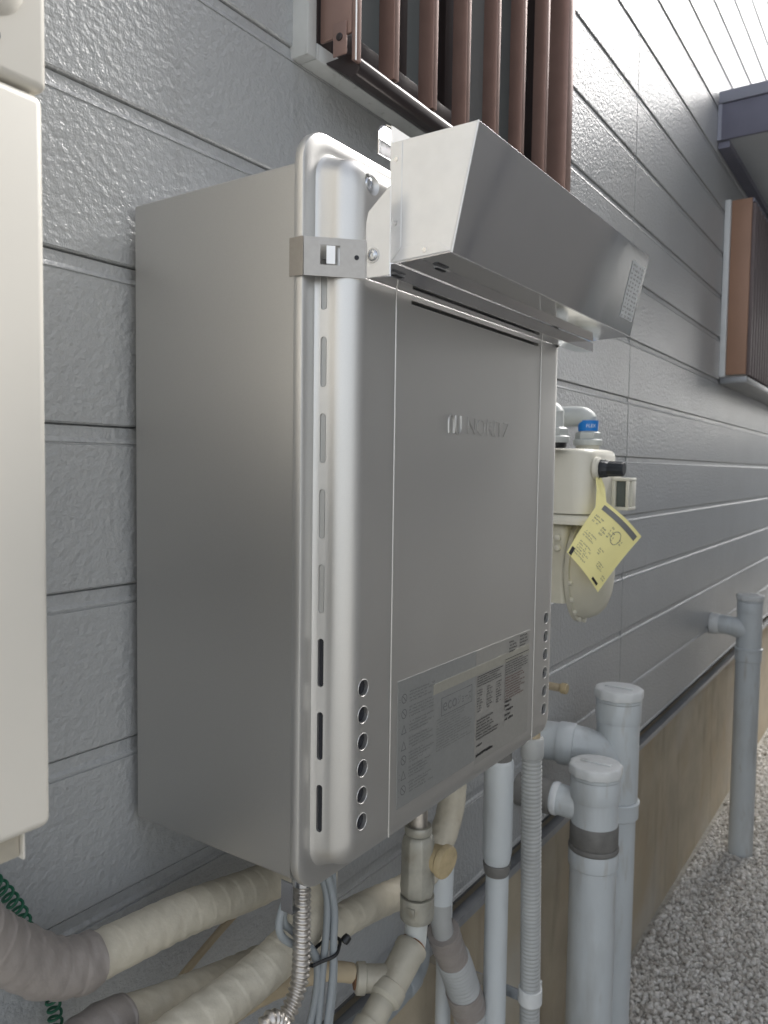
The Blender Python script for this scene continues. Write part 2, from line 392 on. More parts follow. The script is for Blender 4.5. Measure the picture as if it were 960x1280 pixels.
# aluminium sash frame behind the grille
fr = MB(); 
fr.box((WX0, -.022, WZ0+.0065), (WX0+.03, .028, WZ1)); fr.build('frame', 'brown_dark', win, bevel=.002)
MB().box((WX0+.031, -.018, WZ0+.0065), (WX1-.031, .028, WZ0+.052)).build('frame', 'brown_dark', win, bevel=.002)
MB().box((WX1-.03, -.022, WZ0+.0065), (WX1, .028, WZ1)).build('frame', 'brown_dark', win, bevel=.002)
MB().box((1.085, -.006, WZ0+.053), (1.125, .028, WZ1)).build('sash_stile', 'brown_dark', win, bevel=.002)
MB().box((.965, .004, WZ0+.053), (.992, .028, WZ1)).build('sash_stile', 'brown_dark', win, bevel=.002)
# grille: two end posts, bottom rail, bars
MB().box((.756, -.0715, 1.8085), (.760, -.0245, WZ1)).box((.756, -.0775, 1.776), (.768, -.072, WZ1)).build('grille_post', 'brown', win, bevel=.001)
MB().box((.7555, -.0785, 1.775), (.7575, -.0776, WZ1)).build('post_edge', 'trim_white', win, smooth=False)
b_ = MB().box((.7535, -.066, 1.785), (.7557, -.046, 1.823)).build('post_bracket', 'brown', win, bevel=.0008)
MB().lathe([(.0045, 0), (.0045, .0012), (.003, .002)], (.7534, -.056, 1.806), (-1, 0, 0), 12).build('screw', 'brown_dark', win)
MB().box((1.404, -.079, 1.776), (1.432, -.0245, WZ1)).build('grille_post', 'brown', win, bevel=.002)
rl = [(0, -.020, 1.792), (0, -.058, 1.766), (0, -.070, 1.766), (0, -.0745, 1.772), (0, -.0745, 1.783), (0, -.070, 1.789), (0, -.060, 1.7925)]
MB().sheet([(.7685, y, z) for _, y, z in rl], (.635, 0, 0)).build('grille_rail', 'brown_dark', win, bevel=.002)
for bx_ in (.842, .937, 1.030, 1.126, 1.220, 1.315):
    MB().box((bx_, -.0745, 1.7895), (bx_+.012, -.050, WZ1)).build('grille_bar', 'brown', win, bevel=.0012)
# far window: projecting louvred screen
FWX = 3.165
fwn = MB().box((FWX+.012, -.086, 1.668), (5.6, -.080, 2.298)).build('window', 'pane_dark', house, smooth=False, label='far window behind an orange brown louvred screen')
MB().box((FWX-.014, -.022, 1.655), (FWX+.004, -.001, 2.305)).build('trim', 'trim_white', fwn, bevel=.002)
MB().box((FWX, -.092, 1.662), (FWX+.011, -.0225, 2.304)).build('screen_side', 'brown_warm', fwn, bevel=.002)
MB().box((FWX+.0115, -.098, 2.290), (5.6, -.0225, 2.306)).build('frame', 'fascia', fwn, bevel=.002)
MB().box((FWX-.004, -.098, 1.630), (5.6, -.0015, 1.6535)).build('sill', 'flash', fwn, bevel=.003)
lv = MB().box((0, 0, 0), (.012, .018, .628)).mesh(Vector(), .001)
for i in range(44):
    o = link_mesh('louvre', lv, 'louvre', fwn); o.location = Vector((FWX+.014+i*.055, -.1045, 1.660))-Vector(HO)

# invented neighbouring wall across the passage, outside the frame, shaped for the reflections
NY, NX = -1.80, .45
nb = thing('added_neighbour_wall', 'added unseen wall across the passage for the metal surfaces to reflect', 'wall', (4, NY, GZ))
MB().box((NX, NY-.3, GZ), (8.2, NY, 4.3)).build('wall', 'render', nb, smooth=False)
MB().box((NX-.01, NY-.31, GZ), (8.21, NY+.012, .42)).build('plinth', 'flash', nb, smooth=False)
for jx in (1.6, 2.9, 5.6): MB().box((jx, NY+.0005, .4205), (jx+.02, NY+.006, 4.3)).build('joint', 'fascia', nb, smooth=False)
for wx0, wx1, wz0, wz1 in ((4.3, 5.3, 1.1, 2.0), (1.75, 2.35, 1.9, 2.6)):  # plinth, joints and windows added to give the hood reflection some structure
    wn = MB().box((wx0, NY+.001, wz0), (wx1, NY+.012, wz1)).build('window', 'pane', nb, smooth=False)
    fr = MB()
    for a_, b_ in (((wx0-.04, wz0-.04), (wx1+.04, wz0)), ((wx0-.04, wz1), (wx1+.04, wz1+.04)), ((wx0-.04, wz0), (wx0, wz1)), ((wx1, wz0), (wx1+.04, wz1))): fr.box((a_[0], NY+.0005, a_[1]), (b_[0], NY+.04, b_[1]))
    fr.build('frame', 'soffit', wn, smooth=False)
MB().box((NX-.1, NY-.4, 4.301), (8.3, NY+.2, 4.43)).build('eave', 'fascia', nb, smooth=False)

ew = thing('added_end_wall', 'added unseen wall across the far end of the passage, hiding low bright sky', 'wall', (13.0, -.9, GZ))  # added out of view to cut the bright horizon reflection on the siding
MB().box((13.0, -4, GZ), (13.15, 4, 2.1)).build('wall', 'soffit', ew, smooth=False)
MB().box((12.97, -4.02, 2.101), (13.18, 4.02, 2.16)).build('coping', 'found', ew, bevel=.005)

# ================================================================= WATER HEATER
CX, CZ = .7400, 1.2540
HX = .2475; HZ = .3222
HL = (CX, -.12, .934)
wh = thing('water_heater', 'silver wall-hung gas water heater with rounded front cover', 'water heater', HL)
ho = Vector(HL)
# body
MB().loft([rrect(CX, 1.246, HX-.0025, .3015, .004, y, 3) for y in (-.012, -.2135)]).build('cabinet', 'silver_side', wh, angle=30)
# front cover: lofted pan
def ring(u, y):
    r = max(.030-u*.45, .010)
    return rrect(CX, CZ, HX-u, HZ-u, r, y, 8)
pf = [(0.0035, -.2140), (.0006, -.2150), (0, -.2165), (0, -.2215), (.0006, -.2235), (.0024, -.2245), (.0120, -.2245), (.0140, -.2240), (.0158, -.2243), (.0172, -.2262), (.0180, -.2290), (.0205, -.2375)]
for i in range(1, 13):
    a = R(90*i/12); pf.append((.0205+.0215*(1-math.cos(a)), -.2375-.0205*math.sin(a)))
cov = MB().loft([ring(u, y) for u, y in pf])
cme = cov.mesh(ho, angle=28)
cut = MB()
slotz = [1.0066+.0633*i for i in range(8)]
def pill(cx, cz, L, w_, y0, y1, ax='y'):
    pts = []
    for a0, sg in ((0, 1), (180, -1)):
        for i in range(9):
            a = R(a0+180*i/8); pts.append((w_/2*math.cos(a), (L/2-w_/2)*sg+w_/2*math.sin(a)))
    return pts
XL = CX-HX
for sgn in (1, -1):
    for z in slotz:
        p = pill(0, 0, .0415, .0052, 0, 0)
        # the slots sit low on the side of the bulge
        cut.loft([[(CX-sgn*(HX-.0105), -.2318+q[0], z+q[1]) for q in p], [(CX-sgn*(HX-.0285), -.2318+q[0], z+q[1]) for q in p]])
holez = [.9925+.02355*i for i in range(6)]
for hx in (.5375, .9350):
    for z in holez: cut.lathe([(.0072, 0), (.0072, .0072)], (hx, -.2605, z), (0, 1, 0), 24)
# exhaust mouth behind the hood
cut.box((.6045, -.262, 1.4472), (.8895, -.2490, 1.4508))
cut.lathe([(.010, 0), (.0066, .0055)], (.5415, -.2582, 1.5355), (0, 1, 0), 24)
cme2 = subtract(cme, cut.mesh(ho, smooth=False))
cme2.shade_smooth(); cme2.set_sharp_from_angle(angle=R(28))
cover = link_mesh('front_cover', cme2, 'silver', wh)
for sgn in (1, -1):
    for i, z in enumerate(slotz):
        p = pill(0, 0, .0411, .0048, 0, 0); x0 = CX-sgn*(HX-.0205); x1 = CX-sgn*(HX-.0281)
        if i >= 3: x0 = CX-sgn*(HX-.0192)
        MB().loft([[(x0, -.2318+q[0], z+q[1]) for q in p], [(x1, -.2318+q[0], z+q[1]) for q in p]]).build('slot', 'hole' if i < 3 else 'inner', cover)  # lower slots get a near-black insert, upper ones a pale metal one
for hx in (.5375, .9350):
    for z in holez: MB().lathe([(.0069, 0), (.0069, .001)], (hx, -.2543, z), (0, 1, 0), 20).build('vent_hole', 'hole', cover); MB().lathe([(.0071, .0020), (.0071, .0), (.0074, -.0003), (.0079, .0001)], (hx, -.2580, z), (0, 1, 0), 28, caps=False).build('hole_rim', 'silver', cover)
MB().box((.6047, -.2510, 1.4475), (.8893, -.2492, 1.4506)).build('exhaust_opening', 'hole', cover, smooth=False)
for hx in (.5800, .8990):
    MB().tube([(hx, -.2578, .962), (hx, -.2578, 1.505)], .0009, 10, step=.2).build('ridge', 'silver', cover)
# screws in dimples
def screw(mb, o, ax, r=.0052):
    ax = Vector(ax).normalized(); o = Vector(o)
    mb.lathe([(r*1.0, 0), (r, r*.25), (r*.82, r*.5), (r*.45, r*.62), (r*.4, r*.35), (.0001, r*.3)], o, ax, 20); return mb
screw(MB(), (.5415, -.2530, 1.5355), (0, -1, 0), .0056).build('screw', 'screw', cover)
# printed labels low on the front
FY = -.2584
lp = MB().box((.5915, FY, .9830), (.7440, FY+.0003, 1.1035)).build('label', 'plate_blue', cover, smooth=False, label='grey warning label with rows of fine print')
lp2 = MB().box((.7443, FY, .9780), (.8835, FY+.0003, 1.1035)).build('label', 'plate', cover, smooth=False, label='rating label with dark print')
MB().box((.655, FY-.00015, 1.076), (.8835, FY-.00005, 1.0865)).build('label_band', 'plate_yellow', lp2, smooth=False)
ex, ez = (1, 0, 0), (0, 0, 1); TY = FY-.0003
mb = MB()
for i, z in enumerate((1.0855, 1.071, 1.0565, 1.041, 1.027, 1.013, .9985)):
    # ring or triangle sign at the start of every warning row
    if i in (2, 3, 5):
        P = [(.5975, z-.0045), (.6065, z-.0045), (.602, z+.0045)]; q = [(.5988, z-.0038), (.6052, z-.0038), (.602, z+.0030)]
        for a in range(3):
            b = (a+1) % 3; mb.quad((P[a][0], TY, P[a][1]), (P[b][0], TY, P[b][1]), (q[b][0], TY, q[b][1]), (q[a][0], TY, q[a][1]))
    else:
        n = 18
        for a in range(n):
            a0, a1 = 2*math.pi*a/n, 2*math.pi*(a+1)/n
            mb.quad(*[(.602+rr*math.cos(t), TY, z+rr*math.sin(t)) for rr, t in ((.0046, a0), (.0046, a1), (.0038, a1), (.0038, a0))])
        mb.quad((.5988, TY-.0001, z+.0026), (.5994, TY-.0001, z+.0032), (.6052, TY-.0001, z-.0026), (.6046, TY-.0001, z-.0032))
    scribble(mb, (.611, TY, z-.006), ex, ez, .046, .012, 4, .9, .2, seed=i)
    scribble(mb, (.594, TY, z-.005), ex, ez, .0022, .008, 4, .5, .3, seed=i+20)
scribble(mb, (.662, TY, 1.016), ex, ez, .076, .034, 12, .9, .16, seed=51)
mb.build('fine_print', 'ink_grey', lp, smooth=False)
mb = MB()
scribble(mb, (.855, TY, 1.0870), ex, ez, .027, .015, 4, .95, .3, seed=3)
scribble(mb, (.826, TY, 1.0850), ex, ez, .022, .015, 4, .95, .3, seed=4)
scribble(mb, (.748, TY, 1.062), ex, ez, .062, .011, 4, .95, .3, seed=5)
mb.quad((.748, TY, 1.0735), (.811, TY, 1.0735), (.811, TY, 1.0743), (.748, TY, 1.0743))
mb.quad((.8165, TY, 1.079), (.8815, TY, 1.079), (.8815, TY, 1.0798), (.8165, TY, 1.0798))
mb.quad((.8165, TY, 1.020), (.8169, TY, 1.020), (.8169, TY, 1.078), (.8165, TY, 1.078))
for j in range(3):
    scribble(mb, (.748+.023*j, TY, 1.034), ex, ez, .014, .026, 9, .8, .3, seed=6+j)
scribble(mb, (.748, TY, 1.003), ex, ez, .055, .024, 7, .95, .34, seed=9)
scribble(mb, (.818, TY, 1.060), ex, ez, .062, .017, 6, .95, .3, seed=10)
scribble(mb, (.818, TY, 1.006), ex, ez, .022, .026, 5, .95, .4, seed=12)
scribble(mb, (.748, TY, .995), ex, ez, .018, .005, 1, 1, .3, seed=14)
scribble(mb, (.748, TY, .984), ex, ez, .040, .006, 1, 1, .5, seed=15)
mb.build('rating_print', 'ink', lp2, smooth=False)
mb = MB(); scribble(mb, (.818, TY, 1.031), ex, ez, .060, .028, 9, .95, .34, seed=11); mb.build('rating_print', 'ink_red', lp2, smooth=False)
# outlined badge with lettering
def outline(mb, x0, x1, z0, z1, t, y):
    for a, b in (((x0, z0), (x1, z0+t)), ((x0, z1-t), (x1, z1)), ((x0, z0+t), (x0+t, z1-t)), ((x1-t, z0+t), (x1, z1-t))):
        mb.quad((a[0], y, a[1]), (b[0], y, a[1]), (b[0], y, b[1]), (a[0], y, b[1]))
mb = MB(); outline(mb, .671, .736, 1.0505, 1.0695, .0009, TY); mb.build('badge_outline', 'ink_grey', lp, smooth=False)
place_text('lettering', text_mesh('eco', .0195), 'ink_grey', lp, (.6735, TY-.0001, 1.0545), ex, ez, ho, 1.05)
place_text('lettering', text_mesh('ジョーズ', .0105), 'ink_grey', lp, (.704, TY-.0001, 1.0555), ex, ez, ho, .72)
# embossed maker's mark
t = text_mesh('NORITZ', .0250, .0004); tw = max(v.co.x for v in t.vertices)
place_text('embossed_lettering', t, 'silver', cover, (.7140, -.2580, 1.3350), ex, ez, ho, .1010/tw)
mb = MB()
for sg in (0, 1):
    pts = [(.676+.018*sg, 1.3345), (.676+.018*sg, 1.3475), (.681+.018*sg, 1.3525), (.686+.018*sg, 1.3475), (.686+.018*sg, 1.3345)] if sg == 0 else [(.690, 1.3525), (.690, 1.3395), (.695, 1.3345), (.700, 1.3395), (.700, 1.3525)]
    mb.tube([(a, -.2583, b) for a, b in pts], .0012, 8, step=.0015)
mb.build('embossed_mark', 'silver', cover)
# fittings under the cabinet
MB().box((CX-.215, -.200, .9335), (CX+.215, -.030, .9445)).build('base_plate', 'silver_side', wh, bevel=.001)

# ================================================================= EXHAUST HOOD
XA, XB = .5423, .9965
hd = thing('exhaust_hood', 'stainless steel exhaust deflector hood fixed across the top of the water heater', 'exhaust hood', (.77, -.27, 1.455))
bt, bb, ft, fb = (-.2755, 1.5645), (-.2755, 1.4660), (-.3560, 1.5645), (-.3345, 1.4685)
T = .0009
MB().sheet([(XA, ft[0], ft[1]), (XB, ft[0], ft[1]), (XB, fb[0], fb[1]), (XA, fb[0], fb[1])], (0, T*.98, T*.2)).build('front_panel', 'steel', hd, bevel=.0003, seg=1)
MB().sheet([(XA, fb[0]+.0012, fb[1]), (XB, fb[0]+.0012, fb[1]), (XB, bb[0], bb[1]), (XA, bb[0], bb[1])], (0, 0, T)).build('bottom_panel', 'steel', hd, bevel=.0003, seg=1)
def endp(x, sg, name='end_panel'):
    MB().sheet([(x, fb[0]+.0011, fb[1]+.0012), (x, ft[0]+.0011, ft[1]), (x, bt[0], bt[1]), (x, bb[0], bb[1]+.0012)], (sg*T, 0, 0)).build(name, 'steel_end', hd, bevel=.0003, seg=1)
endp(XA, 1); endp(XB-T, 1)
MB().tube([(XA+.0004, ft[0]+.0004, ft[1]), (XA+.0004, fb[0]+.0004, fb[1])], .0009, 10, step=.02).build('folded_edge', 'steel_end', hd)
# folded rear strip and bottom lap on the near end
MB().sheet([(XA-T, -.2775, 1.4690), (XA-T, -.2870, 1.4790), (XA-T, -.2870, 1.5640), (XA-T, -.2755, 1.5610)], (T*.9, 0, 0)).build('end_fold', 'steel_end', hd, bevel=.0002, seg=1)
MB().sheet([(XA-T, -.2790, 1.4680), (XA-T, -.3330, 1.4700), (XA-T, -.3220, 1.4785), (XA-T, -.2880, 1.4782)], (T*.9, 0, 0)).build('end_fold', 'steel_end', hd, bevel=.0002, seg=1)
for yy, zz in ((-.2815, 1.5500), (-.2815, 1.4990), (-.3100, 1.4735)):
    MB().lathe([(.0022, 0), (.0020, .0003)], (XA-T-.0001, yy, zz), (-1, 0, 0), 12).build('spot_weld', 'steel', hd)
# back panel and raised rear lip
MB().sheet([(XA+.0012, bt[0]+.0012, bt[1]-.02), (XB-.0012, bt[0]+.0012, bt[1]-.02), (XB-.0012, bt[0]+.0012, 1.5790), (XA+.0012, bt[0]+.0012, 1.5790)], (0, -T, 0)).build('back_panel', 'steel_end', hd)
lip = []
for i in range(7):
    a = R(180-90*i/6); lip.append((XA+.002+.008+.008*math.cos(a), -.2620, 1.5770+.008*math.sin(a)))
MB().sheet([(XA+.002, -.2620, 1.560)]+lip+[(XB-.01, -.2620, 1.585), (XB-.01, -.2620, 1.560)], (0, T, 0)).build('rear_lip', 'steel', hd)
MB().sheet([(XA+.011, -.2628, 1.5852), (XB-.01, -.2628, 1.5852), (XB-.01, -.2730, 1.5800), (XA+.011, -.2730, 1.5800)], (0, 0, T)).build('lip_fold', 'steel', hd)
# drain slot pressed in the underside
p = pill(0, 0, .022, .0065, 0, 0)
MB().loft([[(.5745+q[1], -.3060+q[0], 1.4658) for q in p], [(.5745+q[1]*.92, -.3060+q[0]*.8, 1.4650) for q in p]]).build('drain_slot', 'screw', hd)
MB().loft([[(.5735+q[1]*.7, -.3060+q[0]*.55, 1.4649) for q in p], [(.5735+q[1]*.7, -.3060+q[0]*.55, 1.4646) for q in p]]).build('drain_hole', 'hole', hd)
# mounting rail under the hood
MB().sheet([(.5315, -.2600, 1.4555), (1.0060, -.2600, 1.4555), (1.0060, -.2840, 1.4535), (.5315, -.2840, 1.4535)], (0, 0, T)).build('mounting_rail', 'steel', hd, bevel=.0003, seg=1)
MB().sheet([(.5315, -.2840, 1.4537), (1.0060, -.2840, 1.4537), (1.0060, -.2840, 1.4655), (.5315, -.2840, 1.4655)], (0, T, 0)).build('rail_flange', 'steel', hd, bevel=.0003, seg=1)
# clip that hooks the cover flange, and the bracket plate with its screw
def clip(x_f, x_b, sg):
    a = Vector((x_f, -.2260, 0)); b = Vector((x_b, -.2610, 0)); d = (b-a); nrm = Vector((-d.y, d.x, 0)).normalized()
    if nrm.y > 0: nrm = -nrm
    def P(t, z): q = a+d*t; return (q.x, q.y, z)
    m_ = MB()
    # plate with a rectangular hole (frame of four strips)
    for t0, t1, z0, z1 in ((0, .26, 1.4540, 1.4850), (.58, 1, 1.4540, 1.4850), (.26, .58, 1.4540, 1.4632), (.26, .58, 1.4790, 1.4850)):
        m_.sheet([P(t0, z0), P(t1, z0), P(t1, z1), P(t0, z1)], nrm*T)
    m_.build('clip', 'clip', hd, smooth=False)
    m2 = MB(); m2.sheet([P(.36, 1.4640), P(.50, 1.4640), P(.50, 1.4785), P(.36, 1.4785)], nrm*.0016); m2.build('clip_tongue', 'steel_end', hd)
    q = a+d*.85; MB().lathe([(.0020, 0), (.0020, .0002)], Vector((q.x, q.y, 1.4705))+nrm*(T+.0001), nrm, 14).build('clip_hole', 'hole', hd)
    m3 = MB().sheet([(x_f-.0008*sg, -.2265, 1.4540), (x_f-.0008*sg, -.2265, 1.4850), (x_f-.0008*sg, -.2120, 1.4850), (x_f-.0008*sg, -.2120, 1.4540)], (-T*sg, 0, 0)); m3.build('clip_hook', 'clip', hd)
clip(CX-HX-.0004, .5290, 1); clip(CX+HX+.0004, .9450, -1)
BX = .5300
MB().sheet([(BX, -.2610, 1.4545), (BX, -.2850, 1.4545), (BX, -.2850, 1.5260), (BX, -.2630, 1.5080), (BX, -.2610, 1.5000)], (-T, 0, 0)).build('bracket', 'steel_end', hd, bevel=.0003, seg=1)
m_ = screw(MB(), (BX-T-.0004, -.2685, 1.4720), (-1, 0, 0), .0046); m_.lathe([(.0062, 0), (.0062, .0007)], (BX-T-.0001, -.2685, 1.4720), (-1, 0, 0), 20); m_.build('screw', 'screw', hd)
# sticker at the far end of the front panel
fd_ = Vector((0, fb[0]-ft[0], fb[1]-ft[1])); fdn = fd_.normalized(); fn_ = Vector((0, -.976, -.2187))
so = Vector((.942, ft[0], ft[1]))+fdn*.082+fn_*.0004
MB().sheet([so, so+Vector((.046, 0, 0)), so+Vector((.046, 0, 0))-fdn*.066, so-fdn*.066], fn_*.0002).build('sticker', 'sticker', hd, smooth=False)
mb = MB(); so2 = so+fn_*.0005
for i in range(4): scribble(mb, so2+Vector((.003+.011*i, 0, 0)), Vector((1, 0, 0)), -fdn, .009, .064, 13, .92, .3, seed=70+i)
mb.build('sticker_print', 'ink_grey', hd, smooth=False)

# ================================================================= CREAM CABINET (left edge)
cb = thing('cream_cabinet', 'cream steel equipment cabinet at the left edge of the frame', 'cabinet', (.05, -.12, 1.08))
XR = .2620
def bev_box(x0, x1, y0, y1, z0, z1, r=.006): return MB().box((x0, y0, z0), (x1, y1, z1))
bev_box(-.30, XR-.002, -.236, -.02, 1.088, 1.502).build('lower_panel', 'cream', cb, bevel=.006, seg=4)
bev_box(-.30, XR, -.236, -.02, 1.504, 1.95).build('upper_casing', 'cream', cb, bevel=.005, seg=4)
MB().loft([rrect(-.02, 1.736, .268, .2035, .020, -.2362, 8), rrect(-.02, 1.736, .265, .2005, .018, -.2400, 8), rrect(-.02, 1.736, .258, .193, .014, -.2425, 8)]).build('upper_panel', 'cream', cb)
MB().lathe([(.0035, 0), (.0035, .0004)], (.2305, -.2366, 1.5225), (0, -1, 0), 14).build('screw_hole', 'hole', cb)
MB().box((-.28, -.222, 1.070), (XR-.014, -.03, 1.0875)).build('base', 'cream_dark', cb, bevel=.002)
MB().box((XR-.0138, -.224, 1.069), (XR-.0125, -.03, 1.0876)).build('base_edge', 'cream', cb)

# ================================================================= GAS METER
gm = thing('gas_meter', 'ivory gas meter on the wall behind the water heater with a black knob', 'gas meter', (1.40, -.11, 1.02))
def rbox(x0, x1, y0, y1, z0, z1, r, n=6):
    cx, cy = (x0+x1)/2, (y0+y1)/2; hx, hy = (x1-x0)/2, (y1-y0)/2
    def rg(z, ins):
        out = []
        for sx, sy, a0 in ((1, -1, -90), (1, 1, 0), (-1, 1, 90), (-1, -1, 180)):
            for i in range(n+1):
                a = R(a0+90*i/n); rr = r; out.append((cx+sx*(hx-ins-rr)+rr*math.cos(a), cy+sy*(hy-ins-rr)+rr*math.sin(a), z))
        return out
    return MB().loft([rg(z0, 0), rg(z1-.012, 0), rg(z1-.006, .0015), rg(z1-.002, .005), rg(z1, .012)])
rbox(1.318, 1.480, -.172, -.050, 1.222, 1.337, .032).build('upper_case', 'meter', gm)
rbox(1.314, 1.484, -.177, -.046, 1.203, 1.221, .034).build('rim', 'meter', gm)
rbox(1.326, 1.472, -.130, -.052, 1.06, 1.2025, .010).build('measuring_case', 'meter_low', gm)
# round bulging diaphragm cover in front of the lower case
rg = []
for ins, y in ((0, -.131), (0, -.139), (.006, -.1395), (.009, -.152), (.016, -.166), (.027, -.176), (.042, -.1825), (.058, -.185)):
    r_ = []
    for i in range(36):
        a = 2*math.pi*i/36; rx, rz = .082-ins, .098-ins
        x = 1.400+rx*math.cos(a)*(1 if math.sin(a) < 0 else 1); z = 1.116+rz*math.sin(a)
        r_.append((x, y, min(z, 1.200-ins*.3)))
    rg.append(r_)
MB().loft(rg).build('diaphragm_cover', 'meter_low', gm)
for i in range(9):
    a = R(190+20*i); MB().lathe([(.0045, 0), (.0045, .004), (.003, .005)], (1.400+.079*math.cos(a), -.1392, 1.116+.095*math.sin(a)), (0, -1, 0), 10).build('bolt', 'meter', gm)
for z in (1.178, 1.160): MB().lathe([(.0055, 0), (.0055, .004), (.004, .005)], (1.3258, -.115, z), (-1, 0, 0), 12).build('bolt', 'meter', gm)
# reset knob
MB().lathe([(.021, 0), (.021, .006), (.017, .009)], (1.350, -.1715, 1.302), (0, -1, 0), 24).build('knob_seat', 'meter', gm)
MB().lathe([(.0150, 0), (.0158, .002), (.0145, .012), (.0125, .015), (.0135, .017), (.0125, .040), (.0105, .042)], (1.350, -.1800, 1.302), (0, -1, 0), 36, lobes=lambda a, h: 1+.035*math.cos(12*a)).build('knob', 'knob', gm)
# counter housing on the far front
MB().box((1.440, -.1755, 1.284), (1.480, -.1735, 1.290)).build('counter_ledge', 'meter', gm)
ct = MB()
ct.box((1.436, -.204, 1.280), (1.484, -.1722, 1.286)).box((1.436, -.204, 1.226), (1.484, -.1722, 1.232)).box((1.436, -.204, 1.2321), (1.442, -.1985, 1.2799)).box((1.436, -.180, 1.2321), (1.442, -.1722, 1.2799)).box((1.460, -.2035, 1.2321), (1.484, -.1722, 1.2799))
ct.build('counter_housing', 'meter', gm, bevel=.0012)
MB().box((1.4425, -.1984, 1.2325), (1.4440, -.1802, 1.2795)).build('counter_window', 'glass', gm, smooth=False)
# inlet and outlet pipes with elbows, unions and blue tape
def gas_pipe(x, label, seedy, tape):
    t = thing('gas_pipe', label, 'pipe', (x, -.10, 1.34), 'gas pipes above the meter')
    MB().lathe([(.0265, 0), (.0275, .002), (.0275, .010), (.0255, .012)], (x, -.112, 1.3465), n=28).build('union_flange', 'pipe_ivory', t)
    MB().lathe([(.020, 0), (.022, .003), (.022, .009)], (x, -.112, 1.3374), n=28).build('union_collar', 'black' if not tape else 'meter', t)
    MB().lathe([(.0235, 0), (.0245, .002), (.0235, .012), (.019, .015)], (x, -.112, 1.3586), n=6).build('union_nut', 'pipe_ivory', t)
    MB().tube([(x, -.112, 1.3737), (x, -.112, 1.385), (x, -.1095, 1.3955), (x, -.100, 1.4015), (x, -.085, 1.4030), (x, -.055, 1.4030), (x, -.0005, 1.4030)], lambda q: .0165 if q < .15 else (.0195 if q < .62 else .0165), 24, step=.004).build('elbow', 'pipe_ivory', t)
    if tape:
        k = MB().lathe([(.0185, 0), (.0198, .020)], (x, -.112, 1.3740), n=30).build('blue_tape', 'blue', t)
        tm = text_mesh('FLEX', .009); o3 = Vector((x, -.112, 1.3805))
        # wrap the white lettering round the tape
        for v in tm.vertices:
            a = R(218)+ (v.co.x-.010)/0.0198; v.co = Vector((x+0.0198*math.cos(a), -.112+0.0198*math.sin(a), 1.3805+v.co.y))-Vector((x, -.10, 1.34))
        link_mesh('lettering', tm, 'white_print', t)
    return t
gas_pipe(1.470, 'grey gas pipe elbow with blue tape above the ivory meter', 1, True)
gas_pipe(1.302, 'plain grey gas pipe elbow partly hidden behind the water heater edge', 2, False)

# yellow paper tag tied to the knob
tg = thing('paper_tag', 'yellow paper inspection tag hanging from the gas meter knob', 'tag', (1.36, -.20, 1.30))
tgo = ORG[tg.name]
TA, TB, TC, TD = Vector((1.3205, -.1939, 1.2506)), Vector((1.2592, -.1580, 1.1607)), Vector((1.2959, -.2008, 1.0922)), Vector((1.3566, -.2532, 1.1866))
# corners: A top, B left, C bottom, D right
tn = (TD-TB).cross(TA-TC).normalized()
if tn.x > 0: tn = -tn
def TP(u, v, off=0.):
    p = (TA*(1-u)+TD*u)*(1-v) + (TB*(1-u)+TC*u)*v
    # gentle curl along the sheet
    return p + tn*(off + .010*math.sin(math.pi*u)*(1-.3*v) - .006*math.sin(math.pi*v))
mb = MB(); n = 14
for i in range(n+1):
    for j in range(n+1): mb.v.append(TP(i/n, j/n))
mb.f += [(i*(n+1)+j, i*(n+1)+j+1, (i+1)*(n+1)+j+1, (i+1)*(n+1)+j) for i in range(n) for j in range(n)]
k = len(mb.v)
for i in range(n+1):
    for j in range(n+1): mb.v.append(TP(i/n, j/n, -.0003))
mb.f += [(k+i*(n+1)+j, k+i*(n+1)+j+1, k+(i+1)*(n+1)+j+1, k+(i+1)*(n+1)+j) for i in range(n) for j in range(n)]
sheet = mb.build('sheet', 'paper', tg)

mb = MB()
def tq(u0, v0, u1, v1):
    for i in range(16):
        a_, b_ = u0+(u1-u0)*i/16, u0+(u1-u0)*(i+1)/16
        mb.quad(TP(a_, v0, .0008), TP(b_, v0, .0008), TP(b_, v1, .0008), TP(a_, v1, .0008))
tq(.10, .05, .93, .13)
mb.build('print_band', 'ink_grey', tg, smooth=False)
mb = MB()
fn = lambda a, b: TP(a, 1-b, .0005)
for (u0, v0, u1, v1, rows, sd) in ((.08, .22, .30, .36, 3, 1), (.08, .50, .36, .62, 3, 2), (.10, .68, .45, .92, 6, 3), (.45, .20, .60, .40, 4, 4), (.48, .55, .62, .66, 3, 5), (.62, .70, .80, .80, 3, 6), (.70, .25, .85, .34, 2, 7), (.86, .78, .97, .86, 2, 8), (.30, .30, .42, .44, 3, 9)):
    scribble(mb, (0, 0, 0), ex, ez, u1-u0, v1-v0, rows, .85, .22, fn=(lambda a, b, u0=u0, v1=v1: TP(u0+a, v1-b, .0005)), seed=sd)
for a in range(20):
    a0, a1 = 2*math.pi*a/20, 2*math.pi*(a+1)/20
    mb.quad(*[TP(.62+r_*math.cos(t_), .30+r_*math.sin(t_), .0005) for r_, t_ in ((.10, a0), (.10, a1), (.09, a1), (.09, a0))])
mb.build('tag_print', 'ink_grey', tg, smooth=False)
mb = MB(); tq(.03, .86, .10, .99); tq(.70, .93, .88, .97); mb.build('tag_print', 'ink', tg, smooth=False)
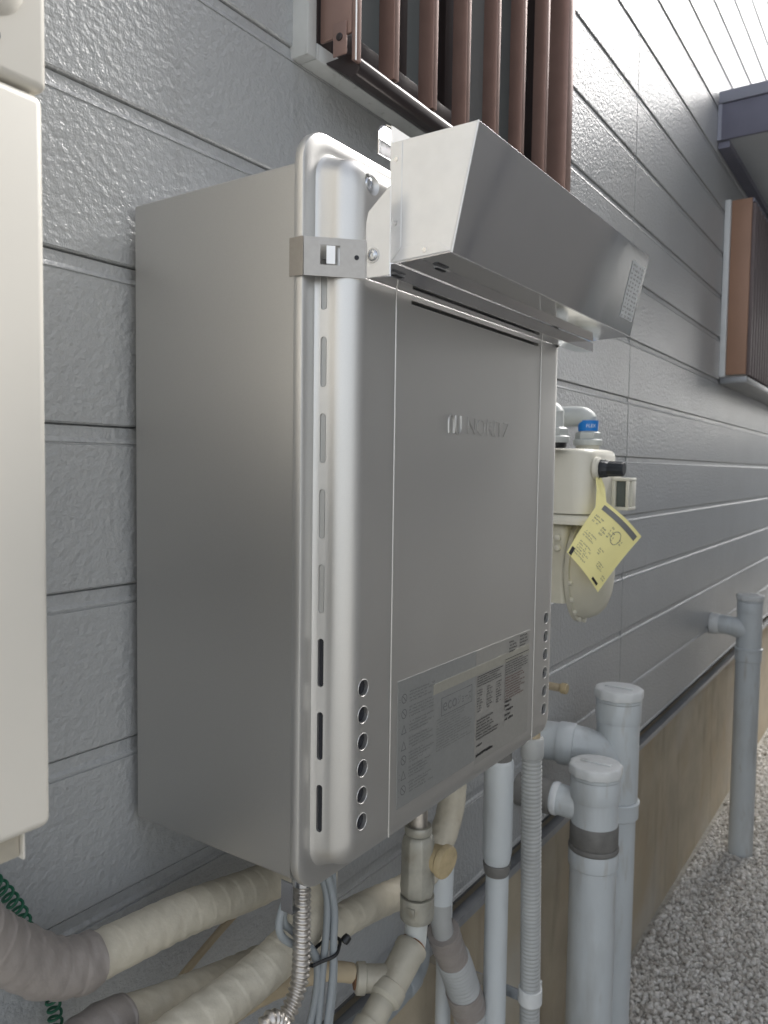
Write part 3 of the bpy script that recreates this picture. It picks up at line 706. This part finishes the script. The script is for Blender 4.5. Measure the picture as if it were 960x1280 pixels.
# neck strip up to the knob
s0, s1 = Vector((1.3315, -.1835, 1.2800)), Vector((1.3390, -.1800, 1.2860))
MB().sheet([TP(0, .16), TP(0, .0), TP(.10, 0), Vector((1.3380, -.1930, 1.2700)), Vector((1.3395, -.1860, 1.2860)), Vector((1.3290, -.1795, 1.2870)), Vector((1.3220, -.1840, 1.2660))], tn*-.0003).build('neck', 'paper', tg, smooth=False)
MB().tube([(1.3340, -.1830, 1.2830), (1.3345, -.1850, 1.293), (1.350, -.1875, 1.3185), (1.3655, -.1850, 1.300), (1.352, -.1800, 1.2855), (1.3345, -.1825, 1.2825)], .0008, 8).build('string', 'black', tg)

# ================================================================= PIPES UNDER THE HEATER
def wrapm(p=.020, amp=.0007, wob=.0004, ph=0.):
    """spiral tape: a saw-tooth ridge that climbs round the pipe, with slack wrinkles"""
    def f(s, a):
        t = ((s/p - a/(2*math.pi)) % 1.0)
        t = ((s/p - a/(2*math.pi) + .10*math.sin(s*23+ph)) % 1.0)
        return amp*t*(.65+.35*math.sin(s*31+ph+a)) + wob*math.sin(s*330+3*math.sin(a*2+ph)+ph)*math.sin(a*3+s*37+ph)
    return f
def insulated(name, label, pts, r, loc, ph=0., m='tape', cat='pipe', group='insulated pipes under the water heater'):
    t = thing(name, label, cat, loc, group)
    MB().tube(pts, r, 48, step=.0014, mod=wrapm(ph=ph)).build('insulation', m, t)
    return t
p1 = insulated('insulated_pipe', 'uppermost cream insulated pipe ending in a thick grey brown taped bend', [(.765, -.074, .936), (.735, -.073, .862), (.688, -.072, .842), (.614, -.070, .842), (.511, -.070, .860), (.436, -.070, .867), (.396, -.070, .8705)], .0205, (.6, -.07, .84), 0)
MB().tube([(.4010, -.070, .8700), (.385, -.070, .8725), (.359, -.070, .885), (.337, -.070, .905), (.319, -.070, .922), (.301, -.071, .943), (.270, -.073, .985), (.235, -.075, 1.05)], .0232, 48, step=.0014, mod=wrapm(.018, .0012, .0006, 2.)).build('taped_bend', 'tape_grey', p1)
p2 = insulated('insulated_pipe', 'cream insulated pipe curving up to the heater behind the gas valve', [(.985, -.100, .940), (.985, -.100, .845), (.975, -.100, .795), (.935, -.096, .740), (.880, -.092, .7270), (.765, -.090, .746), (.629, -.082, .757), (.492, -.080, .786), (.420, -.080, .806)], .0195, (.7, -.09, .74), 1.3)
MB().tube([(.424, -.080, .805), (.402, -.080, .810), (.364, -.080, .808), (.31, -.080, .80)], .0212, 48, step=.0014, mod=wrapm(.018, .0016, .0005, 1.)).build('taped_end', 'tape_grey', p2)
p3 = insulated('insulated_pipe', 'cream insulated pipe dropping behind the steel conduit and sweeping left', [(.590, -.168, .938), (.588, -.168, .893), (.580, -.168, .863), (.557, -.160, .836), (.507, -.150, .819), (.430, -.140, .811), (.381, -.140, .809), (.31, -.140, .806)], .0200, (.5, -.15, .81), 2.2)
# thin tan pipe low on the wall
t = thing('thin_pipe', 'thin tan covered pipe running left from the valve tee beneath the insulated pipes', 'pipe', (.65, -.12, .73))
MB().tube([(.690, -.137, .726), (.675, -.128, .733), (.654, -.120, .741), (.612, -.110, .747), (.562, -.100, .750), (.516, -.092, .743), (.44, -.08, .725)], .0105, 18, step=.004, mod=wrapm(.02, .0006, .0004, 1.)).build('cover', 'tan', t)
t = thing('wall_cable', 'slim brown cable strung between the two upper insulated pipes', 'cable', (.65, -.04, .80))
MB().tube([(.80, -.035, .85), (.70, -.030, .815), (.62, -.028, .795), (.54, -.025, .760), (.48, -.022, .72)], .0042, 10).build('sheath', 'tan', t)
# flexible steel conduit
t = thing('flexible_conduit', 'shiny corrugated steel conduit hanging below the front corner of the heater', 'conduit', (.52, -.2, .93))
cp = [(.527, -.200, .936), (.527, -.200, .921), (.5275, -.200, .889), (.527, -.200, .851), (.524, -.200, .831), (.514, -.200, .816), (.501, -.200, .807), (.486, -.200, .801), (.462, -.200, .796)]
fr_ = lambda s, a: .0012*math.sin(2*math.pi*(s/.0056) + a)
MB().tube(cp, .0074, 24, step=.0007, mod=fr_).build('corrugated_tube', 'flex', t, angle=180)
MB().tube([(.452, -.212, .795), (.459, -.210, .812), (.466, -.209, .8225), (.4730, -.2085, .8285), (.4820, -.208, .8260), (.490, -.208, .817), (.496, -.209, .800), (.497, -.21, .77)], .0070, 24, step=.0007, mod=fr_).build('corrugated_tube', 'flex', t, angle=180)
MB().lathe([(.0095, 0), (.0095, .010), (.0085, .012)], (.527, -.200, .9235), n=24).build('connector', 'screw', t)
t = thing('mounting_tab', 'small bent steel tab under the heater flange beside the conduit', 'bracket', (.503, -.205, .92))
MB().sheet([(.5035, -.209, .936), (.5035, -.196, .936), (.5035, -.196, .908), (.5035, -.209, .908)], (.001, 0, 0)).box((.5045, -.209, .908), (.514, -.196, .909)).build('plate', 'screw', t)
# looped cable bundle with tie
cbn = thing('cable_bundle', 'looped bundle of grey cables held by a black tie', 'cable', (.56, -.19, .85))
cab = [
 [(.552, -.196, .938), (.558, -.197, .918), (.566, -.198, .893), (.566, -.198, .862), (.563, -.197, .830), (.560, -.196, .795), (.556, -.195, .755)],
 [(.570, -.199, .938), (.5725, -.200, .905), (.5735, -.200, .868), (.5755, -.200, .827), (.574, -.200, .795), (.568, -.199, .752)],
 [(.545, -.195, .936), (.522, -.190, .914), (.513, -.187, .896), (.514, -.186, .878), (.528, -.187, .862), (.548, -.191, .850), (.558, -.193, .828), (.557, -.193, .800), (.546, -.190, .756)],
 [(.548, -.193, .932), (.535, -.188, .918), (.524, -.184, .900), (.522, -.183, .884), (.535, -.184, .868), (.553, -.189, .846), (.5655, -.192, .820), (.5655, -.192, .792), (.559, -.190, .752)],
 [(.550, -.200, .936), (.5625, -.203, .912), (.5700, -.204, .880), (.5695, -.204, .850), (.5690, -.204, .820), (.566, -.203, .790), (.560, -.202, .752)],
]
for c_ in cab: MB().tube(c_, .0036, 12, step=.004).build('cable', 'cable', cbn)
MB().tube([(.5485, -.1960, .8330), (.556, -.2005, .8350), (.566, -.2085, .8385), (.5755, -.2060, .8410), (.5830, -.2000, .8430), (.5800, -.1890, .8410), (.564, -.1850, .8370), (.5500, -.1880, .8330), (.5485, -.1960, .8330)], .0017, 10, step=.002).build('cable_tie', 'black', cbn)
MB().lathe([(.001, 0), (.0042, .001), (.0046, .004), (.0038, .008), (.001, .009)], (.5835, -.2045, .8405), (.6, -.25, .5), 14).build('tie_head', 'black', cbn)
# cover-coloured cable strap beside the bundle
# gas valve
gv = thing('gas_valve', 'tarnished gas cock with a round yellowed handle feeding an angled tee', 'valve', (.775, -.17, .93))
VX, VY = .7755, -.170
MB().lathe([(.011, 0), (.011, .065)], (VX, VY, .874), n=24).build('inlet_pipe', 'flex', gv)
MB().lathe([(.0155, 0), (.0165, .002), (.0165, .008), (.0155, .010)], (VX, VY, .8655), n=28).build('collar', 'valve', gv)
MB().lathe([(.0185, 0), (.0205, .004), (.0215, .012), (.0205, .030), (.0205, .062), (.0190, .070), (.0165, .0745)], (VX, VY, .7905), n=8).build('valve_body', 'valve', gv, bevel=.0015)
MB().lathe([(.0185, 0), (.0200, .002), (.0205, .008), (.0205, .0295)], (VX, VY, .7605), n=32).build('lower_union', 'valve', gv)
MB().box((VX-.0215, VY-.009, .7720), (VX-.0190, VY+.001, .7830)).build('union_lug', 'valve', gv, bevel=.001)
MB().lathe([(.0145, 0), (.0155, .004), (.0165, .012), (.0165, .016)], (VX+.012, VY-.010, .836), (-.10, -.99, -.05), 24).build('handle_stem', 'cork', gv)
MB().lathe([(.0170, 0), (.0198, .0012), (.0200, .006), (.0185, .0085), (.0150, .0090)], (VX+.0125, VY-.026, .835), (-.10, -.99, -.08), 28, lobes=lambda a, h: 1+.02*math.sin(3*a+.5)).build('handle', 'cork', gv)
ptop = Vector((VX-.001, VY, .7600)); pj = Vector((.763, -.170, .7500)); d_ = (Vector((.664, -.170, .687))-Vector((.766, -.170, .752))).normalized()
dn = Vector((-.87, .0, -.47)).normalized()
MB().tube([ptop+Vector((0, 0, .004)), ptop+Vector((-.0005, 0, -.012)), ptop+Vector((-.004, 0, -.030))], .0135, 24, step=.003).build('nipple', 'pipe_ivory', gv)
t0 = ptop+Vector((-.005, 0, -.027))
MB().lathe([(.0150, 0), (.0160, .001), (.0155, .003)], t0, dn, 28).build('rust_ring', 'rust', gv)
MB().lathe([(.0155, .003), (.0185, .0035), (.0195, .006), (.0195, .012), (.0185, .014), (.0182, .055), (.0195, .056), (.0200, .062), (.0195, .070), (.0160, .074)], t0, dn, 32).build('tee', 'tee', gv)
t1 = t0+dn*.060
sd_ = Vector((-.66, .74, .08)).normalized()
MB().lathe([(.0150, .000), (.0150, .034), (.0172, .035), (.0172, .044), (.0150, .046)], t0+dn*.046, sd_, 28).build('tee_branch', 'tee', gv)
MB().lathe([(.0120, .044), (.0120, .0475), (.008, .0485)], t0+dn*.046, sd_, 24).build('branch_plug', 'rust', gv)
MB().lathe([(.0148, .072), (.0152, .100), (.0178, .101), (.0182, .116), (.0182, .145), (.0168, .148), (.0168, .21), (.0168, .46)], t0, dn, 28).build('outlet_pipe', 'tee', gv)

# grey corrugated hose that runs down behind the valve
hb = thing('drain_hose', 'grey ribbed drain hose with a brown taped joint behind the gas valve', 'hose', (.96, -.1, .7))
MB().tube([(.957, -.100, .739), (.957, -.100, .717), (.954, -.100, .675)], .0175, 22, step=.006).build('spigot', 'pvc', hb)
MB().tube([(.954, -.100, .676), (.956, -.100, .650), (.966, -.100, .617)], .0155, 22, step=.004).build('spigot_reducer', 'hose', hb)
MB().tube([(.964, -.100, .626), (.978, -.100, .598), (.995, -.100, .568)], .0235, 28, step=.003, mod=wrapm(.014, .001, .0006)).build('taped_joint', 'tape_grey', hb)
rib = lambda s, a: .0018*math.sin(2*math.pi*s/.0085)
MB().tube([(.993, -.100, .571), (1.010, -.100, .541), (1.031, -.100, .498)], .0245, 28, step=.0011, mod=rib).build('ribbed_tube', 'hose', hb, angle=180)
MB().tube([(1.029, -.100, .502), (1.040, -.100, .478), (1.048, -.100, .460)], .0272, 28, step=.003, mod=wrapm(.014, .001, .0006, 1)).build('hose_band', 'tape_grey', hb)
MB().tube([(1.047, -.100, .462), (1.058, -.100, .430), (1.068, -.100, .385), (1.075, -.10, .30), (1.078, -.1, .1), (1.078, -.1, GZ)], .0245, 28, step=.0014, mod=rib).build('ribbed_tube', 'hose', hb, angle=180)
t = thing('conduit_pipe', 'dark grey slanting pipe low behind the gas valve against the foundation', 'pipe', (.9, -.06, .55))
MB().tube([(1.010, -.030, .560), (.971, -.050, .548), (.900, -.058, .545), (.809, -.060, .552), (.66, -.06, .575)], .0175, 20).build('pipe', 'cable', t)
MB().lathe([(.0205, 0), (.0215, .003), (.0215, .03), (.0195, .033)], (.955, -.052, .5475), (-1, -.09, 0), 24).build('socket', 'cable', t)
t = thing('vertical_conduit', 'slim grey upright pipe behind the ribbed drain hose', 'pipe', (1.065, -.045, GZ))
MB().tube([(1.068, -.043, .60), (1.068, -.043, .3), (1.068, -.043, GZ)], .0125, 18, step=.05).build('pipe', 'pvc', t)
MB().box((1.05, -.030, .30), (1.086, .0178, .318)).build('bracket', 'screw', t, bevel=.001)

# PVC drain with a fat socket
dp = thing('pvc_drain', 'grey plastic drain pipe with a wide scuffed socket under the heater', 'pipe', (1.075, -.13, GZ))
MB().lathe([(.0195, 0), (.0195, .03)], (1.075, -.130, .8520), n=26).build('neck', 'pvc_dirty', dp)
MB().lathe([(.0185, 0), (.0205, .008), (.0228, .020), (.0228, .160), (.0215, .1635), (.0195, .165)], (1.0745, -.130, .6900), n=32).build('socket', 'pvc', dp)
MB().lathe([(.0178, 0), (.0195, .003), (.0215, .018), (.0190, .019)], (1.0745, -.130, .6740), n=28).build('dirty_ring', 'pvc_dirty', dp)
MB().lathe([(.0180, 0), (.0180, .70), (.0178, .84)], (1.0765, -.130, GZ), n=28).build('pipe', 'pvc', dp)
# condensate hose in front, ribbed
hc = thing('condensate_hose', 'long grey ribbed condensate hose clamped to the foundation', 'hose', (1.11, -.17, GZ))
MB().lathe([(.0120, 0), (.0125, .03)], (1.1060, -.170, .8870), n=24).build('connector_neck', 'tan', hc)
MB().lathe([(.0168, 0), (.0178, .002), (.0178, .028), (.0160, .031)], (1.1060, -.170, .8580), n=28).build('connector', 'hose', hc)
MB().tube([(1.106, -.170, .858), (1.110, -.170, .75), (1.116, -.170, .62), (1.121, -.170, .50), (1.123, -.170, .40), (1.125, -.170, .2), (1.126, -.17, GZ)], .0152, 24, step=.0013, mod=lambda s, a: .0009*math.sin(2*math.pi*s/.0065)).build('ribbed_tube', 'hose', hc, angle=180)
MB().lathe([(.0180, 0), (.0188, .001), (.0188, .023), (.0180, .024)], (1.1225, -.170, .4560), n=28).build('clamp', 'pvc_cap', hc)
MB().box((1.139, -.180, .455), (1.147, -.171, .482)).build('clamp_lug', 'pvc_cap', hc, bevel=.001)
MB().sheet([(1.106, -.156, .462), (1.106, .0178, .462), (1.106, .0178, .480), (1.106, -.156, .480)], (.0025, 0, 0)).build('clamp_strap', 'screw', hc)

# PVC clean-outs with ribbed screw caps
def cleanout(name, label, x, y, ztop, side, rp=.0445, grp='grey clean-out pipes along the wall', dirty=False):
    t = thing(name, label, 'pipe', (x, y, GZ), grp)
    MB().lathe([(rp+.0045, 0), (rp+.0050, .002), (rp+.0050, .016), (rp+.0030, .019), (rp-.004, .0195)], (x, y, ztop-.0195), n=40, lobes=lambda a, h: 1+(.040*(1 if math.cos(10*a) > .0 else -.25)*(1 if h < .0165 else 0))).build('cap', 'pvc_cap', t, angle=50)
    MB().box((x-.006, y-.030, ztop+.0001), (x+.006, y+.030, ztop+.003)).build('cap_grip', 'pvc_cap', t, bevel=.001)
    MB().lathe([(rp+.0010, 0), (rp+.0030, .001), (rp+.0030, .006), (rp+.001, .007)], (x, y, ztop-.0270), n=40).build('cap_ring', 'pvc', t)
    MB().lathe([(rp+.0018, 0), (rp+.0025, .002), (rp+.0025, .040), (rp+.0015, .042)], (x, y, ztop-.0695), n=40).build('neck', 'pvc', t)
    return t
# A: the taller one
ax_, ay_ = 1.640, -.135
c1 = cleanout('cleanout_pipe', 'taller of the two near grey clean-out pipes, half hidden behind the shorter one', ax_, ay_, .838, None)
MB().lathe([(.0445, 0), (.0445, .17)], (ax_, ay_, .600), n=40).build('body', 'pvc', c1)
MB().lathe([(.0440, 0), (.0475, .003), (.0475, .030), (.0490, .031), (.0490, .037), (.0455, .039)], (ax_, ay_, .560), n=40).build('lower_socket', 'pvc', c1)
MB().lathe([(.0420, 0), (.0420, .73)], (ax_, ay_, GZ), n=40).build('pipe', 'pvc', c1)
MB().tube([(ax_, ay_, .655), (ax_-.030, ay_+.020, .690), (ax_-.058, ay_+.045, .715), (ax_-.075, ay_+.075, .722), (ax_-.085, ay_+.134, .722)], .0400, 32, step=.006).build('side_bend', 'pvc', c1)
MB().lathe([(.0435, 0), (.0445, .003), (.0445, .03), (.0420, .034)], (ax_-.0815, ay_+.098, .722), (.16, -.98, 0), 32).build('bend_socket', 'pvc', c1)
# B: the lower one in front
bx2, by2 = 1.462, -.150
c2 = cleanout('cleanout_pipe', 'shorter front clean-out pipe with a dark dirty ring below its cap', bx2, by2, .733, None)
MB().lathe([(.0445, 0), (.0445, .052)], (bx2, by2, .6120), n=40).build('body', 'pvc', c2)
MB().lathe([(.0452, 0), (.0462, .002), (.0462, .040), (.0452, .042)], (bx2, by2, .5740), n=40).build('dirty_joint', 'pvc_dirty', c2)
MB().lathe([(.0470, 0), (.0480, .002), (.0482, .006), (.0470, .010)], (bx2, by2, .5640), n=40).build('joint_ring', 'pvc_dirty', c2)
MB().lathe([(.0445, 0), (.0475, .003), (.0478, .030), (.0470, .0335)], (bx2, by2, .5300), n=40).build('socket', 'pvc', c2)
MB().lathe([(.0445, 0), (.0445, .70)], (bx2, by2, GZ), n=40).build('pipe', 'pvc', c2)
MB().tube([(bx2, by2+.02, .640), (bx2-.012, by2+.060, .648), (bx2-.018, by2+.090, .652)], .0300, 28, step=.005).build('side_branch', 'pvc', c2)
MB().lathe([(.0318, 0), (.0325, .002), (.0325, .008), (.0318, .010)], (bx2-.014, by2+.068, .649), (-.1, .99, .06), 30).build('branch_ring', 'trim_white', c2)
MB().lathe([(.0318, 0), (.0340, .003), (.0340, .05), (.0318, .08), (.0318, .1)], (bx2-.0165, by2+.080, .6505), (-.08, .99, .04), 30).build('branch_joint', 'pvc_dirty', c2)
# C: the far one
fx, fy = 3.205, -.134
c3 = cleanout('cleanout_pipe', 'distant grey clean-out pipe standing alone on the gravel', fx, fy, .838, None, .0435)
MB().lathe([(.0445, 0), (.0445, .14)], (fx, fy, .630), n=36).build('body', 'pvc', c3)
MB().lathe([(.0440, 0), (.0475, .003), (.0475, .040), (.0500, .042), (.0500, .050), (.0455, .052)], (fx, fy, .585), n=36).build('lower_socket', 'pvc', c3)
MB().lathe([(.0440, 0), (.0440, .76)], (fx, fy, GZ), n=36).build('pipe', 'pvc', c3)
MB().tube([(fx, fy, .690), (fx-.020, fy+.040, .710), (fx-.026, fy+.075, .718), (fx-.026, fy+.132, .718)], .0360, 28, step=.006).build('side_bend', 'pvc', c3)
MB().lathe([(.0385, 0), (.0395, .002), (.0395, .03), (.0375, .033)], (fx-.026, fy+.1335, .718), (0, -1, 0), 30).build('bend_socket', 'pvc_cap', c3)

# stub on the wall behind the heater
t = thing('pipe_stub', 'short tan capped pipe stub poking from the siding', 'pipe', (1.555, -.02, .84))
MB().lathe([(.0085, 0), (.0085, .038)], (1.555, .001, .840), (0, -1, 0), 20).build('stub', 'tan', t)
MB().lathe([(.0100, 0), (.0115, .002), (.0115, .012), (.0100, .014)], (1.555, -.0385, .840), (0, -1, 0), 16).build('cap', 'cork', t)
# green coiled wire against the wall
t = thing('coiled_wire', 'green coiled plastic wire against the wall at the lower left', 'wire', (.37, -.01, .9))
path, L_ = resample(catmull([(.330, -.014, .968), (.352, -.013, .938), (.360, -.013, .925), (.369, -.013, .908), (.376, -.013, .887), (.387, -.013, .855), (.399, -.013, .811), (.402, -.013, .786), (.404, -.013, .74)]), .0006)
hel = []
for i, p in enumerate(path):
    a = i*.0006/.0088*2*math.pi; tg_ = (path[min(i+1, len(path)-1)]-path[max(0, i-1)]).normalized(); n1 = Vector((0, 1, 0)); n2 = tg_.cross(n1)
    hel.append(p+(n1*math.cos(a)+n2*math.sin(a))*.0056)
MB().tube(hel, .0014, 8, smooth=False, step=.0012).build('coil', 'green', t)
